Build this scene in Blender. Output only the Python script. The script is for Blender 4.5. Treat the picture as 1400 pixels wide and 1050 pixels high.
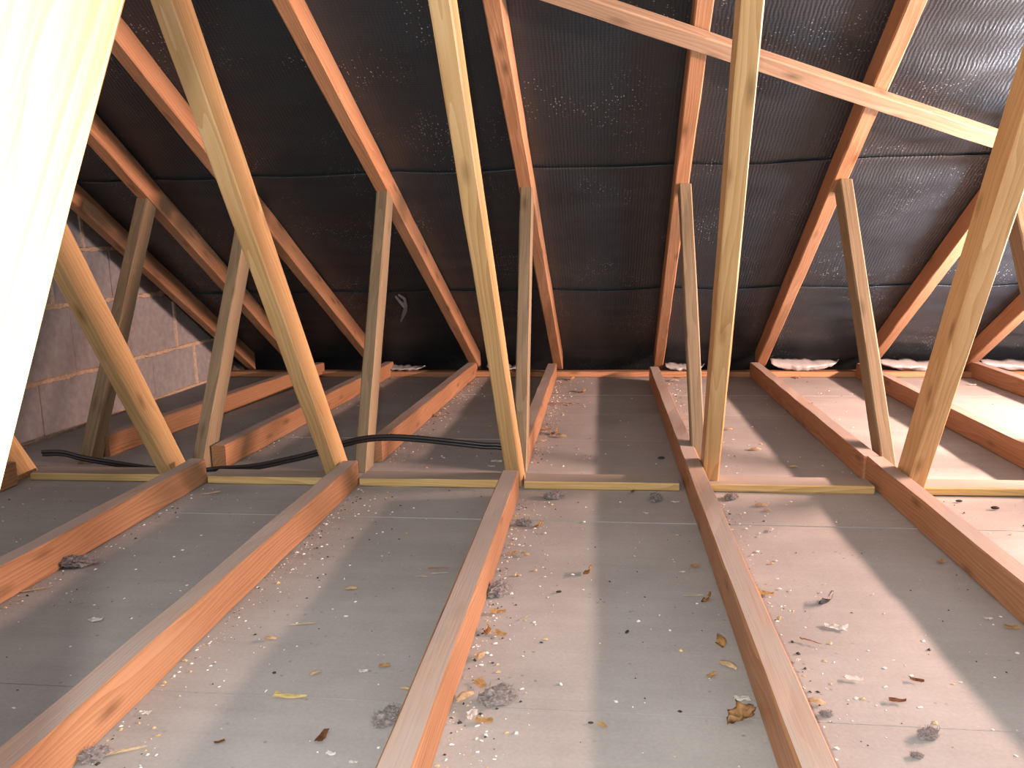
import bpy, bmesh, math, random
from mathutils import Vector, Matrix, noise

for o in list(bpy.data.objects):
    bpy.data.objects.remove(o)
scn = bpy.context.scene
COL = scn.collection
RND = random.Random(7)

# ------------------------------------------------------------------ camera
cam_d = bpy.data.cameras.new('camera')
cam = bpy.data.objects.new('camera', cam_d)
COL.objects.link(cam)
cam_d.sensor_width = 36.0
cam_d.lens = 36.0 * 1090.0 / 1400.0
cam_d.clip_start = 0.01
cam.matrix_world = Matrix(((0.99352655, -0.00194305, 0.11358357, 0.0),
                           (0.11212097, 0.17759962, -0.97769487, 0.0),
                           (-0.01827269, 0.98410091, 0.17666779, 0.82),
                           (0, 0, 0, 1)))
scn.camera = cam

# ------------------------------------------------------------------ world, lamps, exposure
world = bpy.data.worlds.new('dim_loft_air')
scn.world = world
world.use_nodes = True
bg = world.node_tree.nodes['Background']
bg.inputs[0].default_value = (0.92, 0.95, 1.0, 1)
bg.inputs[1].default_value = 0.50


def lamp(name, typ, loc, power, col, radius, aim=None, cone=None):
    d = bpy.data.lights.new(name, typ)
    d.energy = power
    d.color = col
    if typ == 'AREA':
        d.shape = 'SQUARE'
        d.size = radius
    else:
        d.shadow_soft_size = radius
    if cone:
        d.spot_size, d.spot_blend = math.radians(cone[0]), cone[1]
    o = bpy.data.objects.new(name, d)
    o.location = loc
    if aim:
        o.rotation_euler = (Vector(aim) - Vector(loc)).to_track_quat('-Z', 'Y').to_euler()
    COL.objects.link(o)
    return o


# warm tube light hung in the loft to the right, daylight coming up the hatch, torch beside the lens
tube_l = lamp('tube_light', 'AREA', (2.80, 2.72, 0.84), 200.0, (1.0, 0.62, 0.51), 1.4, (0.0, 3.1, 0.80))
tube_l.data.shape = 'RECTANGLE'
tube_l.data.size_y = 0.07
lamp('hatch_daylight', 'AREA', (2.75, 3.0, 0.03), 105.0, (0.76, 0.87, 1.0), 0.6, (2.75, 3.0, 2.0))
lamp('camera_torch', 'POINT', (-0.04, -0.05, 0.83), 47.0, (1.0, 0.98, 0.93), 0.012)

scn.view_settings.view_transform = 'Standard'
scn.view_settings.look = 'None'
scn.view_settings.exposure = 1.0
scn.view_settings.gamma = 1.0
scn.view_settings.use_curve_mapping = False

# ------------------------------------------------------------------ materials
class NT:
    def __init__(self, name):
        self.m = bpy.data.materials.new(name)
        self.m.use_nodes = True
        self.t = self.m.node_tree
        self.b = self.t.nodes['Principled BSDF']

    def n(self, typ, **kw):
        x = self.t.nodes.new(typ)
        for k, v in kw.items():
            setattr(x, k, v)
        return x

    def l(self, a, b):
        self.t.links.new(a, b)

    def math(self, op, a, b=None, clamp=False):
        x = self.n('ShaderNodeMath', operation=op)
        x.use_clamp = clamp
        for i, v in enumerate((a, b)):
            if v is None:
                continue
            if isinstance(v, (int, float)):
                x.inputs[i].default_value = v
            else:
                self.l(v, x.inputs[i])
        return x.outputs[0]

    def mix(self, f, a, b, mode='MIX'):
        x = self.n('ShaderNodeMix', data_type='RGBA', blend_type=mode)
        for s, v in ((x.inputs[0], f), (x.inputs[6], a), (x.inputs[7], b)):
            if isinstance(v, (int, float)):
                s.default_value = v
            elif isinstance(v, tuple):
                s.default_value = (*v, 1)
            else:
                self.l(v, s)
        return x.outputs[2]

    def ramp(self, f, stops):
        x = self.n('ShaderNodeValToRGB')
        e = x.color_ramp.elements
        e[0].position, e[0].color = stops[0][0], (*stops[0][1], 1)
        e[1].position, e[1].color = stops[-1][0], (*stops[-1][1], 1)
        for p, c in stops[1:-1]:
            q = e.new(p)
            q.color = (*c, 1)
        self.l(f, x.inputs[0])
        return x.outputs[0]

    def coords(self, scale, rnd=0.0):
        tc = self.n('ShaderNodeTexCoord')
        src = tc.outputs['Object']
        if rnd:
            oi = self.n('ShaderNodeObjectInfo')
            mul = self.n('ShaderNodeVectorMath', operation='SCALE')
            mul.inputs[0].default_value = (rnd, rnd * 0.013, rnd * 0.017)
            self.l(oi.outputs['Random'], mul.inputs['Scale'])
            ad = self.n('ShaderNodeVectorMath', operation='ADD')
            self.l(src, ad.inputs[0])
            self.l(mul.outputs[0], ad.inputs[1])
            src = ad.outputs[0]
        mp = self.n('ShaderNodeMapping')
        mp.inputs['Scale'].default_value = scale
        self.l(src, mp.inputs[0])
        return mp.outputs[0]

    def noise(self, vec, scale, detail=3.0, rough=0.55):
        x = self.n('ShaderNodeTexNoise')
        x.inputs['Scale'].default_value = scale
        x.inputs['Detail'].default_value = detail
        x.inputs['Roughness'].default_value = rough
        if vec is not None:
            self.l(vec, x.inputs['Vector'])
        return x.outputs['Fac']

    def bump(self, h, strength=0.3, dist=0.002):
        x = self.n('ShaderNodeBump')
        x.inputs['Strength'].default_value = strength
        x.inputs['Distance'].default_value = dist
        self.l(h, x.inputs['Height'])
        self.l(x.outputs[0], self.b.inputs['Normal'])


def wood(name, light, mid, dark, rough=0.55, dust=None, ring=1.0):
    N = NT(name)
    warp = N.noise(N.coords((1.1, 9, 9), 40), 1.0, 2.0)
    base = N.coords((0.16, 5.5 * ring, 5.5 * ring), 40)
    ad = N.n('ShaderNodeVectorMath', operation='ADD')
    wv = N.n('ShaderNodeCombineXYZ')
    w2 = N.math('MULTIPLY', N.math('SUBTRACT', warp, 0.5), 0.42)
    N.l(w2, wv.inputs[1])
    N.l(w2, wv.inputs[2])
    N.l(base, ad.inputs[0])
    N.l(wv.outputs[0], ad.inputs[1])
    wave = N.n('ShaderNodeTexWave', wave_type='RINGS', rings_direction='X', wave_profile='SAW')
    wave.inputs['Scale'].default_value = 5.2
    wave.inputs['Distortion'].default_value = 0.0
    N.l(ad.outputs[0], wave.inputs['Vector'])
    fine = N.noise(N.coords((5, 240, 240), 40), 1.0, 2.0)
    patch = N.noise(N.coords((2.2, 7, 7), 40), 1.0, 3.0)
    g = N.math('ADD', N.math('MULTIPLY', wave.outputs['Fac'], 0.26),
               N.math('ADD', N.math('MULTIPLY', fine, 0.34), N.math('MULTIPLY', patch, 0.50)))
    col = N.ramp(g, [(0.28, light), (0.55, mid), (0.86, dark)])
    # knots
    vo = N.n('ShaderNodeTexVoronoi')
    vo.inputs['Scale'].default_value = 1.0
    N.l(N.coords((4.6, 14.0, 14.0), 40), vo.inputs['Vector'])
    kn = N.math('SUBTRACT', 1.0, N.math('MULTIPLY', vo.outputs['Distance'], 4.3), True)
    col = N.mix(N.math('MULTIPLY', kn, 0.8), col, tuple(c * 0.42 for c in dark))
    if dust:
        dn = N.noise(N.coords((2.5, 12, 12), 40), 1.0, 4.0)
        f = N.ramp(dn, [(0.28, (0.45,) * 3), (0.55, (0.96,) * 3)])
        col = N.mix(f, col, dust)
    N.l(col, N.b.inputs['Base Color'])
    N.b.inputs['Roughness'].default_value = rough
    N.b.inputs['Specular IOR Level'].default_value = 0.3
    N.bump(N.math('ADD', fine, N.math('MULTIPLY', patch, 0.6)), 0.35, 0.0015)
    return N.m


def plain(name, col, rough=0.7, var=0.25, scale=60.0, spec=0.3, transl=0.0):
    N = NT(name)
    nz = N.noise(N.coords((1, 1, 1)), scale, 4.0)
    d = tuple(c * (1 - var) for c in col)
    h = tuple(min(1, c * (1 + var)) for c in col)
    N.l(N.ramp(nz, [(0.3, d), (0.7, h)]), N.b.inputs['Base Color'])
    N.b.inputs['Roughness'].default_value = rough
    N.b.inputs['Specular IOR Level'].default_value = spec
    N.bump(nz, 0.25, 0.002)
    return N.m


M = {}
M['pine'] = wood('orange_pine', (0.43, 0.25, 0.145), (0.355, 0.185, 0.094), (0.235, 0.108, 0.047))
M['pine_dust'] = wood('dusty_pine', (0.55, 0.33, 0.18), (0.42, 0.23, 0.12), (0.30, 0.15, 0.07), 0.85,
                      dust=(0.36, 0.31, 0.275))
M['golden'] = wood('golden_pine', (0.58, 0.40, 0.21), (0.49, 0.312, 0.14), (0.345, 0.195, 0.072), 0.5)
M['treated'] = wood('treated_pine', (0.27, 0.215, 0.14), (0.215, 0.168, 0.102), (0.155, 0.113, 0.06), 0.7)
M['pale'] = wood('rough_sawn_pine', (0.39, 0.28, 0.19), (0.32, 0.215, 0.135), (0.22, 0.138, 0.08), 0.75)
M['batten'] = wood('batten_pine', (0.66, 0.50, 0.24), (0.55, 0.38, 0.16), (0.38, 0.23, 0.08), 0.7)
M['batten_dust'] = wood('dusty_batten', (0.46, 0.37, 0.24), (0.38, 0.29, 0.18), (0.28, 0.2, 0.12), 0.85,
                        dust=(0.30, 0.27, 0.24))


def board_mat():
    N = NT('grey_board')
    v = N.coords((1, 1, 1))
    big = N.noise(v, 2.3, 4.0, 0.6)
    fine = N.noise(v, 140.0, 3.0, 0.6)
    st = N.noise(N.coords((1.2, 26, 1)), 1.0, 3.0)
    g = N.math('ADD', N.math('MULTIPLY', big, 0.5),
               N.math('ADD', N.math('MULTIPLY', fine, 0.2), N.math('MULTIPLY', st, 0.12)))
    c = N.ramp(g, [(0.34, (0.32, 0.308, 0.294)), (0.52, (0.41, 0.40, 0.386)), (0.72, (0.48, 0.472, 0.452))])
    spots = N.n('ShaderNodeTexVoronoi')
    spots.inputs['Scale'].default_value = 32.0
    N.l(v, spots.inputs['Vector'])
    sp = N.math('SUBTRACT', 1.0, N.math('MULTIPLY', spots.outputs['Distance'], 6.5), True)
    rare = N.ramp(N.noise(v, 9.0, 2.0), [(0.50, (0, 0, 0)), (0.60, (1, 1, 1))])
    c = N.mix(N.math('MULTIPLY', N.math('MULTIPLY', sp, rare), 0.7), c, (0.10, 0.085, 0.07))
    N.l(c, N.b.inputs['Base Color'])
    N.b.inputs['Roughness'].default_value = 0.85
    N.b.inputs['Specular IOR Level'].default_value = 0.2
    N.bump(fine, 0.2, 0.001)
    return N.m


M['board'] = board_mat()


def felt_mat():
    N = NT('woven_black_felt')
    v = N.coords((1, 1.18, 0.0001))
    wx = N.n('ShaderNodeTexWave', wave_type='BANDS', bands_direction='X', wave_profile='SIN')
    wx.inputs['Scale'].default_value = 24.0
    wx.inputs['Distortion'].default_value = 3.2
    wx.inputs['Detail'].default_value = 3.0
    wx.inputs['Detail Scale'].default_value = 1.4
    wy = N.n('ShaderNodeTexWave', wave_type='BANDS', bands_direction='Y', wave_profile='SIN')
    wy.inputs['Scale'].default_value = 30.0
    wy.inputs['Distortion'].default_value = 1.2
    N.l(v, wx.inputs['Vector'])
    N.l(v, wy.inputs['Vector'])
    mott = N.noise(N.coords((1.2, 3.0, 1)), 1.6, 4.0)
    fine = N.noise(v, 130.0, 3.0, 0.6)
    h = N.math('ADD', N.math('MULTIPLY', wx.outputs['Fac'], 0.8),
               N.math('ADD', N.math('MULTIPLY', wy.outputs['Fac'], 0.2), N.math('ADD', N.math('MULTIPLY', fine, 0.7), N.math('MULTIPLY', N.noise(N.coords((170, 14, 1)), 1.0, 3.0), 1.3))))
    col = N.ramp(mott, [(0.3, (0.0145, 0.0205, 0.0255)), (0.7, (0.0205, 0.0285, 0.035))])
    thread = N.math('MULTIPLY', N.math('ADD', wx.outputs['Fac'], wy.outputs['Fac']), 0.5)
    col = N.mix(N.math('MULTIPLY', N.math('POWER', thread, 3.0), 0.3), col, (0.05, 0.06, 0.07))
    # droplets and grit clinging to the sheet, their sparkle painted as pale dots
    vo = N.n('ShaderNodeTexVoronoi')
    vo.inputs['Scale'].default_value = 95.0
    N.l(v, vo.inputs['Vector'])
    dot = N.math('GREATER_THAN', 0.20, vo.outputs['Distance'])
    pick = N.n('ShaderNodeSeparateColor')
    N.l(vo.outputs['Color'], pick.inputs[0])
    dot = N.math('MULTIPLY', dot, N.math('GREATER_THAN', pick.outputs[0], 0.5))
    msk = N.ramp(N.noise(v, 2.6, 3.0), [(0.50, (0, 0, 0)), (0.60, (1, 1, 1))])
    dot = N.math('MULTIPLY', dot, msk)
    col = N.mix(N.math('MULTIPLY', dot, 0.9), col, (0.42, 0.42, 0.43))
    N.l(col, N.b.inputs['Base Color'])
    N.b.inputs['Roughness'].default_value = 0.40
    N.b.inputs['Specular IOR Level'].default_value = 0.55
    N.bump(h, 0.42, 0.002)
    return N.m


M['felt'] = felt_mat()
M['block'] = plain('grey_block', (0.33, 0.315, 0.315), 0.92, 0.14, 26.0, 0.1)
M['mortar'] = plain('sandy_mortar', (0.56, 0.43, 0.32), 0.95, 0.2, 90.0, 0.1)
M['mortar_core'] = plain('recessed_mortar', (0.40, 0.33, 0.27), 0.95, 0.2, 70.0, 0.1)
M['cable'] = plain('black_sheath', (0.012, 0.012, 0.015), 0.38, 0.2, 30.0, 0.5)
M['membrane'] = plain('white_membrane', (0.33, 0.33, 0.33), 0.28, 0.15, 14.0, 0.6)
M['chip'] = plain('tan_chip', (0.62, 0.42, 0.20), 0.75, 0.25, 120.0)
M['splinter'] = plain('pale_splinter', (0.78, 0.66, 0.46), 0.7, 0.15, 120.0)
M['shell'] = plain('cream_husk', (0.72, 0.56, 0.36), 0.6, 0.25, 90.0)
M['curl'] = plain('amber_shaving', (0.56, 0.33, 0.13), 0.55, 0.35, 90.0)
M['leaf'] = plain('dry_leaf', (0.50, 0.29, 0.13), 0.6, 0.45, 45.0)
M['paper'] = plain('white_flake', (0.82, 0.79, 0.75), 0.7, 0.08, 90.0)
M['yellow'] = plain('straw_yellow', (0.74, 0.62, 0.30), 0.6, 0.12, 90.0)
M['brown'] = plain('brown_bark', (0.26, 0.115, 0.055), 0.6, 0.35, 90.0)
M['dust'] = plain('grey_fluff', (0.225, 0.2, 0.195), 1.0, 0.4, 120.0, 0.05)
M['dropping'] = plain('black_dropping', (0.035, 0.03, 0.028), 0.6, 0.3, 90.0)
M['slab'] = plain('dark_underside', (0.16, 0.14, 0.12), 0.95, 0.2, 8.0, 0.1)


# ------------------------------------------------------------------ helpers
def link(name, mesh, mat=None, parent=None, mats=None):
    o = bpy.data.objects.new(name, mesh)
    COL.objects.link(o)
    for mm in (mats or ([mat] if mat else [])):
        mesh.materials.append(mm)
    if parent is not None:
        o.parent = parent
    return o


def tag(o, label=None, cat=None, group=None, kind=None):
    if label:
        o['label'] = label
    if cat:
        o['category'] = cat
    if group:
        o['group'] = group
    if kind:
        o['kind'] = kind
    return o


def empty(name, loc):
    o = bpy.data.objects.new(name, None)
    o.empty_display_size = 0.05
    o.location = loc
    COL.objects.link(o)
    return o


def place(o, mat, parent):
    """world matrix for o under a parent that is only translated"""
    if parent is not None:
        o.parent = parent
        mat = Matrix.Translation(parent.location).inverted() @ mat
    o.matrix_basis = mat


def beam(name, A, B, w, d, mat, parent=None, up=None, topmat=None, cut0=None, cut1=None, jit=0.0012, ch=0.004):
    """squared timber from A to B (centre line); w across, d along `up`; ends trimmed by planes"""
    A, B = Vector(A), Vector(B)
    ax = (B - A).normalized()
    up = Vector(up)
    up = (up - ax * up.dot(ax)).normalized()
    sd = up.cross(ax).normalized()
    mw = Matrix.Translation(A) @ Matrix((ax, sd, up)).transposed().to_4x4()
    L = (B - A).length
    n = max(2, int(L / 0.16) + 1)
    hw, hd = w / 2, d / 2
    prof = [(-hw + ch, -hd), (hw - ch, -hd), (hw, -hd + ch), (hw, hd - ch),
            (hw - ch, hd), (-hw + ch, hd), (-hw, hd - ch), (-hw, -hd + ch)]
    vs, fs = [], []
    inv = mw.inverted()
    rot = mw.to_3x3().inverted()
    for i in range(n + 1):
        x = L * i / n
        for k, (py, pz) in enumerate(prof):
            q = Vector((x, py + RND.uniform(-jit, jit), pz + RND.uniform(-jit, jit)))
            for on, cut in ((i == 0, cut0), (i == n, cut1)):
                if on and cut is not None:
                    cp, cn = inv @ Vector(cut[0]), rot @ Vector(cut[1])
                    q.x += (cp - q).dot(cn) / cn.x
            vs.append(q)
    for i in range(n):
        for k in range(8):
            a, b = i * 8 + k, i * 8 + (k + 1) % 8
            fs.append((a, a + 8, b + 8, b))
    fs.append(tuple(range(8)))
    fs.append(tuple(n * 8 + k for k in reversed(range(8))))
    me = bpy.data.meshes.new(name)
    me.from_pydata(vs, [], fs)
    me.update()
    o = link(name, me, mats=[mat] + ([topmat] if topmat else []))
    if topmat:
        for i in range(n):
            me.polygons[i * 8 + 4].material_index = 1
    bm = bmesh.new()
    bm.from_mesh(me)
    bmesh.ops.recalc_face_normals(bm, faces=bm.faces)
    bm.to_mesh(me)
    bm.free()
    place(o, mw, parent)
    return o


def box_mesh(name, x0, x1, y0, y1, z0, z1, bev=0.0):
    bm = bmesh.new()
    bmesh.ops.create_cube(bm, size=1.0)
    for v in bm.verts:
        v.co = Vector(((x0 + x1) / 2 + v.co.x * (x1 - x0), (y0 + y1) / 2 + v.co.y * (y1 - y0),
                       (z0 + z1) / 2 + v.co.z * (z1 - z0)))
    if bev:
        bmesh.ops.bevel(bm, geom=bm.edges[:], offset=bev, segments=1, affect='EDGES')
    me = bpy.data.meshes.new(name)
    bm.to_mesh(me)
    bm.free()
    return me


T = 0.637                       # roof pitch
EAVE = 4.78
CH = 0.09                       # joist height above the boards


def under(y):                   # height of the rafter undersides above the boards
    return T * (EAVE - y) + CH


NR = Vector((0, T, 1)).normalized()      # outward roof normal
AX_UP = Vector((0, -1, T)).normalized()  # up the slope
RIDGE = 1.2
ORD = ['first', 'second', 'third', 'fourth', 'fifth', 'sixth', 'seventh', 'eighth']

# ------------------------------------------------------------------ floor boards
floor = link('floor', box_mesh('floor', -2.6, 4.6, -0.9, 5.45, -0.06, -0.0165), M['slab'])
tag(floor, 'grey dusty ceiling boards seen from above between the joists', kind='structure')
rows = [-0.9, -0.2, 0.31, 0.80, 1.287, 1.80, 2.255, 2.74, 3.23, 3.72, 4.21, 5.0]
jx = [-2.42, -2.05, -1.45, -0.86, -0.295, 0.30, 0.905, 1.49, 2.12, 2.75, 3.4, 4.5]
for r in range(len(rows) - 1):
    k = r % 3
    cuts = [0] + [i for i in range(1, len(jx) - 1) if (i + k) % 3 == 0] + [len(jx) - 1]
    for a, b in zip(cuts, cuts[1:]):
        dz = RND.uniform(-0.0012, 0.0012)
        g = 0.0013
        bm = bmesh.new()
        nx = 6
        x0, x1, y0, y1 = jx[a] + 0.001, jx[b] - 0.001, rows[r] + g, rows[r + 1] - g
        top = [[bm.verts.new((x0 + (x1 - x0) * i / nx, y + RND.uniform(-.0009, .0009), dz)) for i in range(nx + 1)]
               for y in (y0, y1)]
        bot = [[bm.verts.new((v.co.x, v.co.y, -0.016)) for v in row] for row in top]
        for i in range(nx):
            bm.faces.new((top[0][i], top[0][i + 1], top[1][i + 1], top[1][i]))
            bm.faces.new((bot[0][i], bot[0][i + 1], top[0][i + 1], top[0][i]))
            bm.faces.new((top[1][i], top[1][i + 1], bot[1][i + 1], bot[1][i]))
        bm.faces.new((bot[0][0], top[0][0], top[1][0], bot[1][0]))
        bm.faces.new((top[0][nx], bot[0][nx], bot[1][nx], top[1][nx]))
        bmesh.ops.recalc_face_normals(bm, faces=bm.faces)
        me = bpy.data.meshes.new('board')
        bm.to_mesh(me)
        bm.free()
        link('board', me, M['board'], floor)

# ------------------------------------------------------------------ roof felt
RX = [-2.30, -1.95, -1.50, -0.85, -0.30, 0.32, 0.92, 1.56, 2.11, 2.75, 3.35, 3.95, 4.6]
ceiling = empty('ceiling', (0, 0, 0))
tag(ceiling, 'black woven roofing felt sloping down behind the rafters', kind='structure')


def felt_point(x, y, off):
    k = 0
    while k < len(RX) - 2 and x > RX[k + 1]:
        k += 1
    u = min(1, max(0, (x - RX[k]) / (RX[k + 1] - RX[k])))
    belly = math.sin(math.pi * u)
    s = y * 1.18
    wr = noise.noise(Vector((x * 1.3, s * 7.0, 3.1))) * 0.0075 + noise.noise(Vector((x * 4.0, s * 16.0, 9.7))) * 0.003
    wr += noise.noise(Vector((x * 9.0, s * 9.0, 1.7))) * 0.0022
    if x > 0.5:
        k2 = min(1.0, (x - 0.5) / 0.5)
        wr += k2 * (noise.noise(Vector((x * 0.9, s * 11.0, 6.6))) * 0.012 + noise.noise(Vector((x * 14.0, s * 14.0, 2.2))) * 0.003)
    sag = 0.012 * belly * (1.0 + 0.6 * noise.noise(Vector((k * 3.3, s * 2.2, 0.4))))
    rise = (0.094 + off) - sag * 0.9 + wr * (0.25 + 0.75 * belly) * (1.25 if x > 0.9 else 0.75)
    return Vector((x, y, under(y))) + NR * rise


for (ya, yb) in ((5.22, 4.15), (4.20, 3.30), (3.35, 2.46), (2.52, RIDGE - 0.02)):
    nx, ny = 300, max(40, int((ya - yb) * 75))
    vs, fs = [], []
    for j in range(ny + 1):
        v = j / ny
        for i in range(nx + 1):
            x = -2.60 + 7.2 * i / nx
            yy = ya + (yb - ya) * v
            if j == ny:
                yy += 0.010 * noise.noise(Vector((x * 1.1, ya, 5.0)))
            p = felt_point(x, yy, 0.008 - 0.009 * v)
            vs.append(p)
    for j in range(ny):
        for i in range(nx):
            a = j * (nx + 1) + i
            fs.append((a, a + 1, a + nx + 2, a + nx + 1))
    me = bpy.data.meshes.new('felt_sheet')
    me.from_pydata(vs, [], fs)
    for p in me.polygons:
        p.use_smooth = True
    o = link('felt_sheet', me, M['felt'], ceiling)
    so = o.modifiers.new('thickness', 'SOLIDIFY')
    so.thickness = 0.0015
    so.offset = 0

# ------------------------------------------------------------------ gable wall of blocks
WX = -2.43
wl = link('wall_left', box_mesh('wall_left', WX - 0.12, WX - 0.006, 0.3, 5.0, -0.06, 0.02), M['mortar_core'])
tag(wl, 'grey concrete block gable wall with sandy mortar joints', kind='structure')


def roofclip(y):
    return under(y) + 0.135


def prism(name, poly, x0, x1, mat, parent, bev=0.004):
    bm = bmesh.new()
    a = [bm.verts.new((x1, y, z)) for y, z in poly]
    b = [bm.verts.new((x0, y, z)) for y, z in poly]
    bm.faces.new(a)
    bm.faces.new(list(reversed(b)))
    n = len(poly)
    for i in range(n):
        bm.faces.new((a[i], b[i], b[(i + 1) % n], a[(i + 1) % n]))
    bmesh.ops.recalc_face_normals(bm, faces=bm.faces)
    if bev:
        bmesh.ops.bevel(bm, geom=bm.edges[:], offset=bev, segments=1, affect='EDGES')
    me = bpy.data.meshes.new(name)
    bm.to_mesh(me)
    bm.free()
    return link(name, me, mat, parent)


def clip(y0, y1, z0, z1, f):
    """rectangle under the slope"""
    ys = lambda z: EAVE - (z - CH - 0.135) / T
    pts = [(y0, z0)]
    if f(y0) <= z0 + 0.02:
        return None
    yb = ys(z0)
    if yb >= y1:
        pts.append((y1, z0))
        if f(y1) >= z1:
            pts += [(y1, z1)]
        else:
            pts += [(y1, f(y1))]
            if f(y0) > z1:
                pts.append((ys(z1), z1))
    else:
        pts.append((yb, z0))
        if f(y0) > z1:
            pts.append((ys(z1), z1))
    pts.append((y0, min(z1, f(y0))))
    return pts


# core behind the blocks
core = [(0.3, -0.06), (4.98, -0.06)]
core = [(0.3, -0.06), (EAVE + 0.45, -0.06), (EAVE + 0.45, roofclip(EAVE + 0.45) - 0.004), (1.3, roofclip(1.3) - 0.004), (0.3, roofclip(1.3) - 0.004)]
prism('mortar_core', core, WX - 0.1, WX - 0.006, M['mortar_core'], wl, 0)
beds = [-0.14, 0.005, 0.25, 0.57, 0.82, 1.06, 1.30, 1.54, 1.78]
offs = [0.1, 0.32, 0.06, 0.17, 0.36, 0.1, 0.3, 0.15]
for c in range(len(beds) - 1):
    z0, z1 = beds[c] + 0.006, beds[c + 1] - 0.006
    y = 0.35 - offs[c]
    while y < 5.1:
        p = clip(max(0.3, y + 0.005), min(5.2, y + 0.44), z0, z1, roofclip)
        if p and len(p) >= 3:
            prism('block', p, WX - 0.09, WX + RND.uniform(-0.001, 0.003), M['block'], wl)
        # perpend mortar, squeezed out of the joint
        yj = y + 0.4425
        hi = min(z1, roofclip(yj))
        if 2.4 < yj < 4.9 and hi - z0 > 0.05 and RND.random() < 0.75:
            bm = bmesh.new()
            n = 22
            for i in range(n + 1):
                zz = z0 + (hi - z0) * i / n
                hw = 0.011 + 0.008 * noise.noise(Vector((yj * 5, zz * 30, 2)))
                for k, (dy, dx) in enumerate(((-1, -0.008), (-0.6, 0.008), (0.6, 0.009), (1, -0.008))):
                    bm.verts.new((WX + dx + 0.004 * noise.noise(Vector((yj, zz * 55, k))), yj + dy * hw, zz))
            bm.verts.ensure_lookup_table()
            for i in range(n):
                for k in range(3):
                    a = i * 4 + k
                    bm.faces.new([bm.verts[q] for q in (a, a + 1, a + 5, a + 4)])
            me = bpy.data.meshes.new('mortar_joint')
            bm.to_mesh(me)
            bm.free()
            link('mortar_joint', me, M['mortar'], wl)
        y += 0.445
    # bed joint
    zb = beds[c + 1]
    ye = min(5.1, EAVE - (zb - CH - 0.12) / T)
    if ye > 2.5 and zb < 1.4:
        bm = bmesh.new()
        n = int((ye - 2.3) / 0.012)
        for i in range(n + 1):
            yy = 2.3 + (ye - 2.3) * i / n
            hw = 0.014 + 0.009 * noise.noise(Vector((yy * 22, zb, 4))) + 0.006 * noise.noise(Vector((yy * 60, zb, 8)))
            zc = zb + 0.005 * noise.noise(Vector((yy * 6, zb, 1)))
            for k, (dz, dx) in enumerate(((-1.1, -0.008), (-0.6, 0.010), (0.5, 0.012), (1, -0.008))):
                bm.verts.new((WX + dx + 0.006 * noise.noise(Vector((yy * 50, zb, k))), yy, zc + dz * hw))
        bm.verts.ensure_lookup_table()
        for i in range(n):
            for k in range(3):
                a = i * 4 + k
                bm.faces.new([bm.verts[q] for q in (a, a + 1, a + 5, a + 4)])
        bmesh.ops.recalc_face_normals(bm, faces=bm.faces)
        me = bpy.data.meshes.new('mortar_joint')
        bm.to_mesh(me)
        bm.free()
        link('mortar_joint', me, M['mortar'], wl)

# ------------------------------------------------------------------ trusses
FLOOR_CUT = ((0, 0, 0.0015), (0, 0, 1))
JW = 0.055


def joist(parent, xa, ya, xb, yb, w=JW, wobble=0.0):
    """bottom chord piece given by the line of its left top edge"""
    return beam('joist', (xa + w / 2, ya, CH / 2), (xb + w / 2, yb, CH / 2), w, CH - 0.003, M['pine'], parent,
                up=(0, 0, 1), topmat=M['pine_dust'])


def rafter(parent, x_base, x_top, y_top_ref=2.5, w=JW, mat='pine'):
    """x = left bottom edge at the eaves and at y_top_ref"""
    sl = (x_top - x_base) / (y_top_ref - EAVE)
    xc = lambda y: x_base + sl * (y - EAVE) + w / 2
    y0, y1 = 4.88, RIDGE
    A = Vector((xc(y0), y0, under(y0))) + NR * 0.047
    B = Vector((xc(y1), y1, under(y1))) + NR * 0.047
    return beam('rafter', A, B, w, 0.094, M[mat], parent, up=NR,
                cut0=((0, 4.87, 0), (0, 1, 0)), cut1=((0, RIDGE, 0), (0, 1, 0)))


def web(name, parent, v, mat, ztop=None, roofcut=False, zbot=0.0015):
    """v: x,y of the front face centre at joist-top level and one metre higher, width, depth"""
    x0, y0, x1, y1, w, d = v
    A = Vector((x0, y0, CH))
    ax = (Vector((x1, y1, CH + 1)) - A).normalized()
    up = Vector((0, -1, 0))
    up = (up - ax * up.dot(ax)).normalized()      # toward the camera side
    c = A - up * (d / 2)
    p0 = c - ax * (CH / ax.z + 0.05)
    if roofcut:
        y = lambda t: c.y + ax.y * t
        t = (under(c.y) - c.z) / (ax.z + T * ax.y)
        p1 = c + ax * t
        c1 = (Vector((0, p1.y, under(p1.y))), NR)
    else:
        p1 = c + ax * ((ztop - CH) / ax.z)
        c1 = ((0, 0, ztop), (0, 0, 1))
    return beam(name, p0, p1, w, d, M[mat], parent, up=up, cut0=((0, 0, zbot), (0, 0, 1)), cut1=c1)


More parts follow.
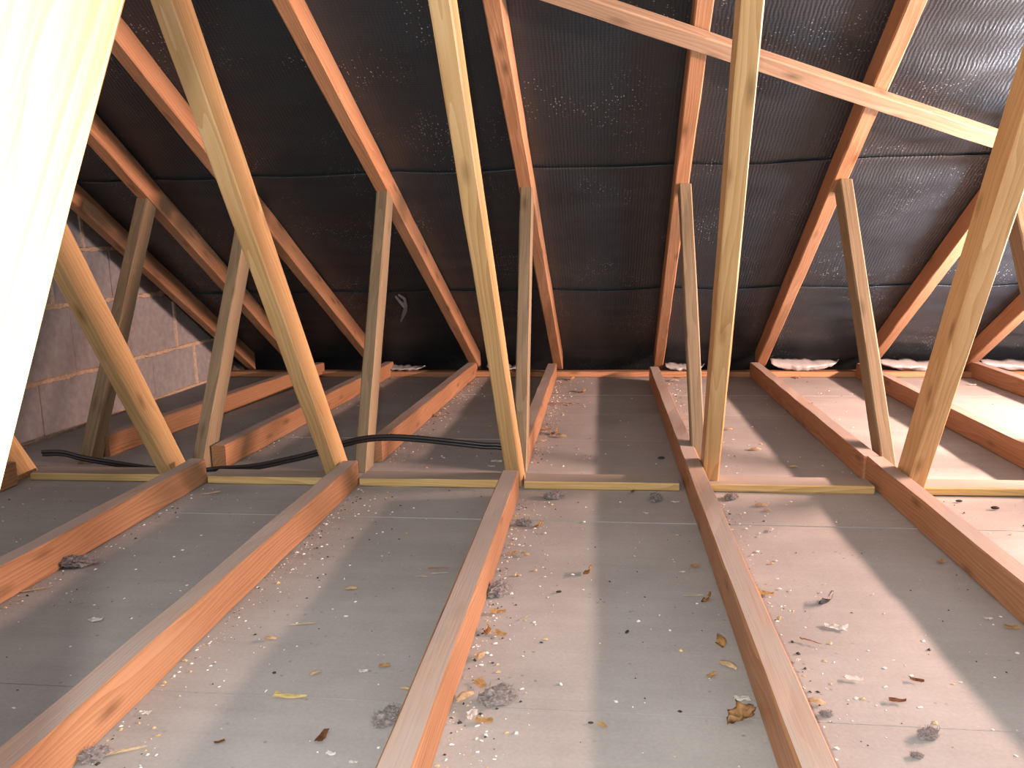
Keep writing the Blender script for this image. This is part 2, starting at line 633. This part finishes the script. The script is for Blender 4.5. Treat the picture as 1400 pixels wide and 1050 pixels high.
TALL = {0: (-2.12, 2.50, -2.12, 1.88, .05, .093), 1: (-1.521, 2.505, -1.499, 1.869, .049, .094),
        2: (-.923, 2.519, -.951, 1.914, .050, .096), 3: (-.300, 2.532, -.349, 1.992, .050, .091),
        4: (.352, 2.554, .322, 1.986, .051, .084), 5: (.965, 2.48, .923, 1.886, .055, .095),
        6: (1.56, 2.50, 1.53, 1.90, .052, .092), 7: (2.18, 2.50, 2.15, 1.90, .052, .092)}
SHORT = {0: (-1.993, 2.816, -1.966, 3.337, .051, .078), 1: (-1.487, 2.726, -1.494, 3.33, .05, .088),
         2: (-.881, 2.763, -.909, 3.329, .048, .088), 3: (-.298, 2.796, -.311, 3.332, .049, .069),
         4: (.337, 2.806, .321, 3.333, .048, .067), 5: (.971, 2.785, .930, 3.332, .047, .088),
         6: (1.57, 2.785, 1.545, 3.332, .047, .088), 7: (2.19, 2.785, 2.15, 3.332, .047, .088)}
RAFT = {0: (-1.977, -1.995), 1: (-1.465, -1.635), 2: (-.820, -1.000), 3: (-.305, -.362),
        4: (.305, .268), 5: (.905, .878), 6: (1.53, 1.515), 7: (2.08, 2.095)}
JOIST = {0: [(-2.12, -.6, -2.11, 2.5), (-2.005, 2.88, -1.80, 4.80)],
         1: [(-1.50, -.6, -1.440, 2.565), (-1.455, 2.745, -1.362, 4.83)],
         2: [(-.905, -.6, -.890, 2.565), (-.888, 2.855, -.829, 4.83)],
         3: [(-.318, -.6, -.325, 2.475), (-.328, 2.83, -.333, 4.74)],
         4: [(.276, -.6, .265, 4.62)],
         5: [(.888, -.6, .877, 2.70), (.869, 2.705, .860, 4.78)],
         6: [(1.468, -.6, 1.455, 4.75)],
         7: [(2.09, -.6, 2.095, 4.85)]}
TLAB = ['roof truss nearest the grey block wall, its foot half hidden by the bright post',
        'second roof truss from the block wall, its tall strut rising behind the bright post',
        'third roof truss from the block wall, long joist running to the lower left corner',
        'fourth roof truss from the block wall, with the bright close-up post on the left',
        'fifth roof truss from the block wall, tall strut just right of the picture centre',
        'sixth roof truss from the block wall, its rafter crossed by the diagonal brace',
        'seventh roof truss from the block wall, short strut just showing at the right edge',
        'eighth roof truss from the block wall, only its far joist and rafter foot showing']
for i in range(8):
    t = empty('roof_truss', (TALL[i][0], 2.6, 0.0))
    tag(t, TLAB[i], 'truss', 'timber roof trusses')
    for (xa, ya, xb, yb) in JOIST[i]:
        joist(t, xa, ya, xb, yb)
    rafter(t, *RAFT[i])
    web('tall_strut', t, TALL[i], 'golden', ztop=2.22)
    web('short_strut', t, SHORT[i], 'treated', roofcut=True)
    if i in (2, 3, 4, 5):
        # the tall strut on the camera's side of the ridge, leaning the other way
        x = {2: -.90, 3: -.29, 4: .35, 5: .96}[i]
        w_, d_ = 0.055, 0.118
        ax = Vector((0, 0.575, 1)).normalized()
        P = Vector((x, 0.448, 0.866 + CH))
        bk = Vector((0, 1, -0.575)).normalized()
        c = P - bk * (d_ / 2)
        beam('tall_strut', c - ax * (c.z + 0.1), c + ax * 1.45, w_, d_, M['golden'], t, up=bk,
             cut0=FLOOR_CUT, cut1=((0, 0, 2.2), (0, 0, 1)))

# rafter against the gable
gr = beam('gable_rafter', Vector((-2.255, 4.88, under(4.88))) + NR * 0.047,
          Vector((-2.255 - 0.125 * (4.88 - RIDGE) / 1.15 * 0.35, RIDGE, under(RIDGE))) + NR * 0.047, 0.05, 0.094, M['pine'],
          None, up=NR, cut0=((0, 4.87, 0), (0, 1, 0)))
tag(gr, 'single rafter running down along the top of the block wall', 'rafter')

# diagonal brace nailed under the rafters
bA, bB = Vector((-0.44, 2.44, under(2.44))), Vector((1.52, 3.225, under(3.225)))
bA += AX_UP * 0.075
bB += AX_UP * 0.075
br = beam('diagonal_brace', bA - NR * 0.018, bB - NR * 0.018, 0.062, 0.034, M['pale'], None, up=NR)
tag(br, 'pale rough sawn diagonal brace nailed across the rafters at upper right', 'brace')

# wall plate at the eaves
wp = beam('wall_plate', (-2.4, 4.80, 0.018), (4.4, 4.80, 0.018), 0.075, 0.034, M['pine'], None, up=(0, 0, 1))
tag(wp, 'long timber plate along the eaves under the rafter feet', 'timber plate')

# flat battens between the joists
spans = [(-2.05, -1.445, 'first and second'), (-1.375, -0.898, 'second and third'), (-0.828, -0.333, 'third and fourth'),
         (-0.262, 0.248, 'fourth and fifth'), (0.330, 0.860, 'fifth and sixth'), (0.940, 1.455, 'sixth and seventh'),
         (1.53, 2.08, 'seventh and eighth')]
for x0, x1, nm in spans:
    b = beam('batten', (x0, 2.602 + RND.uniform(-.006, .004), 0.0155), (x1, 2.602 + RND.uniform(-.004, .006), 0.0155), 0.095, 0.027,
             M['batten'], None, up=(0, 0, 1), topmat=M['batten_dust'])
    tag(b, 'flat dusty batten on the boards between the %s trusses from the block wall' % nm, 'batten', 'battens between the joists')


# ------------------------------------------------------------------ cable
def tube(name, pts, r, mat, parent=None, nseg=8):
    cu = bpy.data.curves.new(name, 'CURVE')
    cu.dimensions = '3D'
    sp = cu.splines.new('BEZIER')
    sp.bezier_points.add(len(pts) - 1)
    for b, p in zip(sp.bezier_points, pts):
        b.co = p
        b.handle_left_type = b.handle_right_type = 'AUTO'
    cu.resolution_u = 8
    cu.bevel_depth = r
    cu.bevel_resolution = 2
    o = bpy.data.objects.new(name, cu)
    COL.objects.link(o)
    dg = bpy.context.evaluated_depsgraph_get()
    me = bpy.data.meshes.new_from_object(o.evaluated_get(dg))
    bpy.data.objects.remove(o)
    for p in me.polygons:
        p.use_smooth = True
    return link(name, me, mat, parent)


cp = [(-2.06, 2.64, .085), (-1.994, 2.66, .08), (-1.937, 2.68, .058), (-1.836, 2.70, .034), (-1.722, 2.70, .018), (-1.621, 2.69, .011),
      (-1.521, 2.67, .009), (-1.415, 2.70, .014), (-1.278, 2.70, .026), (-1.151, 2.70, .052), (-1.038, 2.70, .080), (-.927, 2.70, .117),
      (-.845, 2.695, .137), (-.75, 2.69, .145), (-.657, 2.69, .141), (-.526, 2.69, .129), (-.421, 2.695, .117), (-.344, 2.70, .109),
      (-.312, 2.705, .085), (-.306, 2.71, .03), (-.306, 2.712, .012)]
cab = empty('power_cable', (-0.9, 2.7, 0.01))
tag(cab, 'black twin cable sagging behind the struts left of centre', 'cable')
for dx in (0, 1):
    q = [Vector((x, y + 0.004 * dx, max(0.0085, z - 0.0115 * dx))) - Vector(cab.location) for x, y, z in cp]
    tube('core', q, 0.0072, M['cable'], cab)

# ------------------------------------------------------------------ loose membrane at the eaves, torn strip on the felt
def flap(x0, x1, zt, zb, label, seed, mat='membrane'):
    vs, fs = [], []
    nx, ny = 26, 7
    for j in range(ny + 1):
        v = j / ny
        for i in range(nx + 1):
            u = i / nx
            env = math.sin(math.pi * min(1, 0.04 + u * 0.96)) ** 0.5
            z = zt + (zb - zt) * v * env - 0.012 * u * (1 - v)
            y = 4.79 - 0.045 * math.sin(math.pi * v) * env + 0.05 * (1 - v)
            n = noise.noise(Vector((u * 9 + seed, v * 2.5, seed)))
            n2 = noise.noise(Vector((u * 22 + seed, v * 5, seed + 4)))
            vs.append((x0 + (x1 - x0) * u, y + 0.014 * n + 0.006 * n2, z + 0.010 * n * env + 0.004 * n2))
    for j in range(ny):
        for i in range(nx):
            a = j * (nx + 1) + i
            fs.append((a, a + 1, a + nx + 2, a + nx + 1))
    me = bpy.data.meshes.new('membrane_flap')
    me.from_pydata(vs, [], fs)
    for p in me.polygons:
        p.use_smooth = True
    o = link('membrane_flap', me, M[mat])
    so = o.modifiers.new('thickness', 'SOLIDIFY')
    so.thickness = 0.001
    tag(o, label, 'membrane', 'loose membrane along the eaves')


flap(0.985, 1.37, 0.106, 0.038, 'white crumpled membrane flap at the eaves between sixth and seventh trusses', 1.0)
flap(1.60, 2.06, 0.100, 0.036, 'silvery membrane roll at the eaves between seventh and eighth trusses', 2.3)
flap(2.16, 2.75, 0.098, 0.038, 'greyish membrane fold at the eaves at the right edge', 3.9)
flap(0.37, 0.60, 0.080, 0.036, 'small pale membrane scrap at the foot of the fifth rafter', 5.2)
flap(-0.71, -0.50, 0.075, 0.040, 'small pale membrane scrap at the foot of the third rafter', 6.1)
flap(-1.37, -1.10, 0.070, 0.040, 'faint pale membrane scrap at the foot of the second rafter', 7.7)

tr = empty('torn_strip', (-1.10, 4.17, 0.5))
tag(tr, 'pale torn strip hanging on the black felt right of the third short strut', 'strip')
for pts in (((-1.090, 4.150), (-1.070, 4.20), (-1.082, 4.27), (-1.115, 4.34), (-1.150, 4.42)),
            ((-1.110, 4.165), (-1.105, 4.22), (-1.085, 4.275), (-1.100, 4.33), (-1.135, 4.395))):
    vs, fs = [], []
    P = [Vector((x, y, under(y))) + NR * 0.068 for x, y in pts]
    for k, p in enumerate(P):
        w = (0.004, 0.009, 0.014, 0.013, 0.006)[k]
        for s in (-1, 1):
            vs.append(p + Vector((w * s * 0.7, 0, 0.004 * s)) + NR * 0.006 * (k % 2) - tr.location)
    for k in range(len(P) - 1):
        fs.append((2 * k, 2 * k + 1, 2 * k + 3, 2 * k + 2))
    me = bpy.data.meshes.new('ribbon')
    me.from_pydata(vs, [], fs)
    o = link('ribbon', me, M['membrane'], tr)
    o.modifiers.new('thickness', 'SOLIDIFY').thickness = 0.0012

# ------------------------------------------------------------------ debris on the boards
DEBRIS = [
    (-0.232,1.649,'chip',0.034,10),(-0.168,1.626,'splinter',0.034,50),(-0.215,1.549,'chip',0.032,-30),(-0.242,1.454,'shell',0.031,70),
    (-0.042,1.882,'curl',0.038,20),(0.207,1.763,'splinter',0.047,2),(0.236,1.541,'curl',0.039,60),(0.242,1.457,'shell',0.037,-40),
    (0.205,1.419,'chip',0.021,40),(0.237,1.282,'leaf',0.059,30),(0.248,1.345,'paper',0.029,0),(-0.188,1.306,'dust',0.066,20),(-0.205,1.24,'chip',0.028,0),
    (0,1.243,'chip',0.019,-50),(-0.22,2.214,'dustchip',0.07,0),(-0.238,1.991,'chip',0.028,30),(-0.202,1.984,'shell',0.03,-30),
    (-0.246,1.753,'dust',0.064,60),(0.231,1.937,'chip',0.023,0),(0.196,1.899,'paper',0.015,0),(0.231,1.746,'curl',0.039,10),
    (0.051,1.579,'dropping',0.015,60),(-0.103,1.764,'dropping',0.014,10),(-0.651,1.558,'splinter',0.062,8),(-0.695,1.49,'shell',0.027,5),
    (-0.601,1.743,'shell',0.028,15),(-0.406,1.847,'splinter',0.045,5),(-0.448,1.826,'splinter',0.032,0),(-0.415,1.873,'twig',0.054,5),
    (-0.568,1.282,'yellow',0.063,0),(-0.552,1.366,'shell',0.022,45),(-0.469,1.172,'brown',0.036,85),(-0.461,1.381,'paper',0.017,15),
    (-0.425,1.403,'chip',0.022,15),(-0.37,1.228,'dust',0.056,50),(-0.249,1.308,'shell',0.04,50),(-0.227,1.354,'chip',0.032,-60),
    (-0.228,1.255,'paper',0.031,80),(-0.201,1.238,'chip',0.027,0),(-0.247,1.556,'curl',0.033,50),(-0.365,1.327,'shell',0.018,0),
    (-0.439,1.13,'paper',0.017,0),(-0.396,1.111,'paper',0.013,0),(-0.39,1.239,'paper',0.018,50),(-0.787,1.103,'splinter',0.08,25),
    (-1.383,1.678,'splinter',0.077,25),(-1.372,1.627,'splinter',0.029,30),(-1.368,1.864,'splinter',0.045,30),(-1.393,1.833,'dust',0.076,20),
    (-1.217,1.623,'splinter',0.024,25),(-1.125,1.542,'paper',0.03,0),(-0.636,1.142,'brown',0.017,30),(-0.808,1.213,'paper',0.017,0),
    (-0.827,1.087,'dust',0.044,30),(0.497,1.758,'curlp',0.055,0),(0.49,1.633,'paper',0.042,-15),(0.467,1.428,'white',0.031,-8),
    (0.579,1.432,'brown',0.024,-20),(0.52,1.36,'brown',0.029,-5),(0.536,1.262,'dust',0.035,20),(0.377,1.787,'chip',0.033,-15),
    (0.378,1.344,'shell',0.03,-20),(0.384,1.309,'dust',0.02,0),(0.421,1.565,'twig',0.043,-30),(0.496,1.205,'dust',0.017,0),(0.852,1.66,'chip',0.03,0),
    (0.822,1.698,'paper',0.019,0),(0.847,2.007,'chip',0.026,40),(0.379,1.489,'paper',0.013,60),(-0.204,3.939,'twig',0.17,2),
    (-0.216,3.323,'curl',0.057,20),(-0.173,3.273,'shell',0.05,-30),(-0.244,3.402,'chip',0.039,0),(-0.253,3.183,'shell',0.03,0),
    (0.472,2.21,'paper',0.022,60),(0.485,2.419,'shell',0.038,0),(0.129,2.33,'paper',0.018,-40),(0.225,2.438,'paper',0.026,0),
    (0.166,2.464,'dust',0.057,80),(-0.158,2.46,'dust',0.057,0),(0.405,2.485,'dust',0.049,40),(0.59,3.092,'shell',0.042,0),(0.537,3.431,'shell',0.033,0),
    (0.361,3.624,'chip',0.031,0),(0.332,3.451,'shell',0.029,30),(0.347,3.319,'chip',0.028,60),(0.454,4.744,'chip',0.044,0),(0.41,4.62,'shell',0.052,0),
    (0.369,4.478,'chip',0.034,20),(-0.197,4.664,'curl',0.061,0),(-0.117,4.274,'curl',0.052,10),(0.218,2.948,'dropping',0.028,10),
    (-0.821,3.65,'curl',0.042,20),(-0.807,4.511,'curl',0.038,0),(-0.821,4.349,'shell',0.037,0),(-0.81,4.137,'chip',0.032,0),
    (-0.801,3.817,'shell',0.033,0),(-0.746,3.684,'splinter',0.053,0),(1.994,4.521,'white',0.041,0),(1.121,4.724,'curl',0.045,0),
    (1.169,2.433,'dropping',0.026,0),(1.092,2.496,'dropping',0.021,0),(-1.318,2.431,'splinter',0.085,18),(-0.398,2.879,'paper',0.039,0),
    (-0.408,2.809,'paper',0.027,0),(0.493,2.372,'shell',0.023,0),(-0.122,2.066,'splinter',0.025,5),(-0.02,1.251,'dropping',0.01,0),
    (0.957,2.983,'paper',0.027,0),(0.097,2.55,'brown',0.025,60),(0.679,2.854,'shell',0.028,0),
]


def sheet(pts_fn, nu, nv, thick):
    """thin curved piece with thickness"""
    bm = bmesh.new()
    g = [[bm.verts.new(pts_fn(i / nu, j / nv)) for i in range(nu + 1)] for j in range(nv + 1)]
    for j in range(nv):
        for i in range(nu):
            bm.faces.new((g[j][i], g[j][i + 1], g[j + 1][i + 1], g[j + 1][i]))
    r = bmesh.ops.solidify(bm, geom=bm.faces[:], thickness=thick)
    bmesh.ops.recalc_face_normals(bm, faces=bm.faces)
    return bm


def make_debris(kind, s, sd):
    R = random.Random(sd)
    n = lambda a, b: noise.noise(Vector((a * 3 + sd * 1.7, b * 3, sd * 0.37)))
    if kind in ('chip', 'yellow', 'brown', 'white'):
        w = s * {'chip': 0.55, 'yellow': 0.26, 'brown': 0.42, 'white': 0.45}[kind]
        taper = 0.25 if kind == 'yellow' else R.uniform(0.6, 0.95)
        th = 0.006 if kind == 'white' else 0.0022
        skew = R.uniform(-.2, .2)
        bm = sheet(lambda u, v: ((u - .5) * s + skew * (v - .5) * w, (v - .5) * w * (1 - (1 - taper) * u) * (1 + .3 * n(u * 2, v)),
                                 0.004 + 0.10 * s * (u - .5) ** 2 * 2 + 0.08 * s * n(u, v) + 0.03 * s * v), 5, 3, th)
    elif kind == 'splinter':
        w = max(0.0028, s * 0.11)
        bend = R.uniform(-.08, .08)
        bm = sheet(lambda u, v: ((u - .5) * s, (v - .5) * w * (1 - 0.7 * abs(2 * u - 1) ** 2) + bend * s * (2 * u - 1) ** 2,
                                 0.003 + 0.03 * s * n(u, v) + 0.05 * s * u), 6, 2, max(0.0015, w * 0.4))
    elif kind == 'shell':
        bm = sheet(lambda u, v: ((u - .5) * s, (v - .5) * s * 0.55 * math.sin(math.pi * (0.12 + 0.8 * u)) * (1 + .25 * n(u, v)),
                                 0.003 + s * 0.22 * (1 - ((2 * u - 1) ** 2 + (2 * v - 1) ** 2) / 2) + 0.05 * s * n(u * 2, v)), 6, 5, 0.0012)
    elif kind in ('curl', 'curlp'):
        def f(u, v):
            a = -0.6 + 4.0 * u
            r = s * 0.24 * (1 - 0.25 * u)
            return (r * math.sin(a) + s * 0.30 * (v - .5) + 0.25 * s * u, (v - .5) * s * 0.55 + 0.1 * s * n(u, v),
                    0.002 + r - r * math.cos(a) + 0.03 * s * n(u, v + 3))
        bm = sheet(f, 9, 3, 0.001)
    elif kind == 'leaf':
        def f(u, v):
            lobes = 0.75 + 0.35 * math.sin(u * 17 + sd) * abs(2 * v - 1)
            return ((u - .5) * s, (v - .5) * s * 0.8 * math.sin(math.pi * (0.06 + .88 * u)) * lobes,
                    0.004 + 0.35 * s * abs(v - .5) + 0.22 * s * n(u * 1.6, v * 1.6) + 0.1 * s * u)
        bm = sheet(f, 14, 10, 0.0009)
    elif kind == 'paper':
        bm = sheet(lambda u, v: ((u - .5) * s * (1 + .5 * n(v, 1)), (v - .5) * s * 0.5 * (1 + .7 * n(u, 2)),
                                 0.003 + 0.16 * s * n(u * 1.4, v * 1.4) + 0.12 * s * abs(u - .5)), 5, 4, 0.0009)
    elif kind == 'twig':
        bm = bmesh.new()
        nn = 9
        for k in range(nn + 1):
            u = k / nn
            r = max(0.0016, s * 0.022) * (1 - 0.5 * u)
            cx, cy, cz = (u - .5) * s, 0.07 * s * n(u * 2, 5), r + 0.004 + 0.05 * s * abs(n(u * 2, 9))
            for q in range(5):
                a = q * 2 * math.pi / 5
                bm.verts.new((cx, cy + r * math.cos(a), cz + r * math.sin(a)))
        bm.verts.ensure_lookup_table()
        for k in range(nn):
            for q in range(5):
                a, b = k * 5 + q, k * 5 + (q + 1) % 5
                bm.faces.new([bm.verts[z] for z in (a, b, b + 5, a + 5)])
        bm.faces.new([bm.verts[z] for z in range(5)])
        bm.faces.new([bm.verts[nn * 5 + z] for z in range(5)])
        bmesh.ops.recalc_face_normals(bm, faces=bm.faces)
    elif kind == 'dropping':
        bm = bmesh.new()
        bmesh.ops.create_icosphere(bm, subdivisions=2, radius=0.5)
        for v in bm.verts:
            v.co = Vector((v.co.x * s, v.co.y * s * 0.4, v.co.z * s * 0.38 + s * 0.19)) * (1 + 0.15 * n(v.co.x, v.co.y))
    else:                                       # dust clump: lumpy felted mass with loose fibres
        bm = bmesh.new()
        bmesh.ops.create_icosphere(bm, subdivisions=4, radius=0.5)
        for v in bm.verts:
            d = 1 + 0.45 * noise.noise(v.co * 3.2 + Vector((sd, 0, 0))) + 0.30 * noise.noise(v.co * 9 + Vector((0, sd, 0))) \
                + 0.16 * noise.noise(v.co * 24 + Vector((0, 0, sd)))
            v.co = Vector((v.co.x * s * d, v.co.y * s * 0.62 * d, max(0.001, v.co.z * s * 0.42 * d + s * 0.15)))
        base = [v.co.copy() for v in bm.verts]
        for k in range(170):
            p = R.choice(base)
            d = Vector((R.uniform(-1, 1), R.uniform(-1, 1), R.uniform(-.3, .8))).normalized() * s * R.uniform(.08, .30)
            e = d.cross(Vector((0, 0, 1))).normalized() * 0.00035
            m = p + d * .5 + Vector((0, 0, s * .05))
            q = p + d
            q.z = max(0.001, q.z)
            vv = [bm.verts.new(z) for z in (p - e, p + e, m + e, m - e, q)]
            bm.faces.new(vv[:4])
            bm.faces.new((vv[3], vv[2], vv[4]))
    me = bpy.data.meshes.new(kind)
    bm.to_mesh(me)
    bm.free()
    if kind in ('shell', 'curl', 'curlp', 'leaf', 'dropping'):
        for p in me.polygons:
            p.use_smooth = True
    return me


KIND = {'chip': ('wood_chip', 'tan wood chip', 'wood chip', 'chip'), 'yellow': ('wood_chip', 'long straw-yellow wood wedge', 'wood chip', 'yellow'),
        'brown': ('bark_piece', 'dark brown bark piece', 'bark', 'brown'), 'white': ('plaster_crumb', 'white plaster crumb', 'plaster', 'paper'),
        'splinter': ('wood_splinter', 'pale wood splinter', 'splinter', 'splinter'), 'shell': ('seed_husk', 'cream curved husk', 'husk', 'shell'),
        'curl': ('wood_shaving', 'amber curled shaving', 'shaving', 'curl'), 'curlp': ('paper_curl', 'pale grey paper curl casting a shadow', 'paper', 'membrane'),
        'leaf': ('dry_leaf', 'crumpled brown dry leaf', 'leaf', 'leaf'), 'paper': ('paper_flake', 'white papery flake', 'flake', 'paper'),
        'twig': ('twig', 'thin brown twig', 'twig', 'brown'), 'dropping': ('dropping', 'black dropping', 'dropping', 'dropping'),
        'dust': ('dust_clump', 'grey fluffy dust clump', 'dust', 'dust')}
JE = [-2.06, -1.46, -.865, -.295, .30, .90, 1.49, 2.12]
recs = []
for i, (x, y, k, s, a) in enumerate(DEBRIS):
    if k == 'dustchip':
        recs += [(x - .012, y, 'dust', s * .62, a, i), (x + .030, y - .012, 'curl', s * .5, a, i + 500)]
    else:
        recs.append((x, y, k, s, a, i))
# keep pieces on the boards, clear of joists and battens
fixed = []
for x, y, k, s, a, sd in recs:
    for j in range(8):
        for (xa, ya, xb, yb) in JOIST[j]:
            if ya - .02 < y < yb + .02:
                xe = xa + (xb - xa) * (y - ya) / (yb - ya)
                m = s * 0.30 + 0.004
                if xe - m < x < xe + JW + m:
                    x = xe - m if x < xe + JW / 2 else xe + JW + m
    z = 0.0012
    if 2.545 - s * .3 < y < 2.66:
        z = 0.030 if y > 2.57 else 0.0012
        if z < .01:
            y = 2.545 - s * .35
    b = 0
    while b < 6 and x > JE[b + 1]:
        b += 1
    if x - JE[b] < 0.16:
        w = 'right of the %s truss joist' % ORD[b]
    elif JE[b + 1] - x < 0.16:
        w = 'left of the %s truss joist' % ORD[b + 1]
    else:
        w = 'midway between %s and %s joists' % (ORD[b], ORD[b + 1])
    fixed.append((x, y, z, k, s, a, sd, w, y > 2.6))
byk = {}
for f in fixed:
    byk.setdefault((KIND[f[3]][1], f[7], f[8]), []).append(f)
NEAR = ['nearest', 'second nearest', 'third nearest', 'fourth nearest', 'fifth nearest', 'sixth nearest', 'seventh nearest', 'eighth nearest']
for (desc, b, far), L in byk.items():
    L.sort(key=lambda f: f[1])
    for q, f in enumerate(L):
        x, y, z, k, s, a, sd, _, _ = f
        nm, _, cat, mt = KIND[k]
        o = link(nm, make_debris(k, s, sd + 1), M[mt])
        o.location = (x, y, z)
        o.rotation_euler = (0, 0, math.radians(a))
        where = b + (', beyond the battens' if far else '')
        if len(L) > 1:
            lab = '%s, %s of those %s' % (desc, NEAR[q], where)
        else:
            lab = '%s lying %s' % (desc, where)
        tag(o, lab, cat, 'scraps of %s on the boards' % cat)

# uncountable crumbs: one object, three materials
def crumbs(specs):
    vs, fs, mi = [], [], []
    for m, (n, smin, smax, flat, sd) in enumerate(specs):
        R = random.Random(sd)
        for _ in range(n):
            if R.random() < 0.58:
                j = R.choice((1, 2, 2, 3, 3, 4, 4, 5))
                pc = R.choice(JOIST[j])
                y = R.uniform(max(0.7, pc[1]), pc[3] - .03)
                x = pc[0] + (pc[2] - pc[0]) * (y - pc[1]) / (pc[3] - pc[1]) + JW + 0.004 + R.expovariate(1 / 0.045)
            else:
                x, y = R.uniform(-2.0, 2.3), 0.75 + 4.0 * R.random() ** 1.4
            bad = False
            for j in range(8):
                for pc in JOIST[j]:
                    if pc[1] < y < pc[3]:
                        xe = pc[0] + (pc[2] - pc[0]) * (y - pc[1]) / (pc[3] - pc[1])
                        if xe - .004 < x < xe + JW + .003:
                            bad = True
            if bad or 2.53 < y < 2.76 or not -2.3 < x < 2.6:
                continue
            s = smin + (smax - smin) * R.random() ** 3
            a = R.uniform(0, 6.28)
            c, d = math.cos(a), math.sin(a)
            asp = R.uniform(.3, .9)
            h = s * flat * R.uniform(.5, 1.5)
            base = len(vs)
            for (u, v, z) in ((-.5, -.3, 0), (.4, -.5, 0), (.5, .4, 0), (-.3, .5, 0), (0.05, 0, 1)):
                u, v = u * s, v * s * asp
                vs.append((x + c * u - d * v, y + d * u + c * v, 0.0014 + z * h))
            fs += [tuple(base + q for q in t) for t in ((0, 1, 4), (1, 2, 4), (2, 3, 4), (3, 0, 4), (3, 2, 1, 0))]
            mi += [m] * 5
    me = bpy.data.meshes.new('crumbs')
    me.from_pydata(vs, [], fs)
    o = link('crumbs', me, mats=[M['paper'], M['chip'], M['dropping']])
    me.polygons.foreach_set('material_index', mi)
    tag(o, 'tiny pale, tan and dark crumbs strewn over the boards along the joists', 'crumbs', kind='stuff')


crumbs([(3300, .0025, .011, .25, 3), (1000, .003, .012, .3, 5), (1300, .003, .010, .35, 9)])
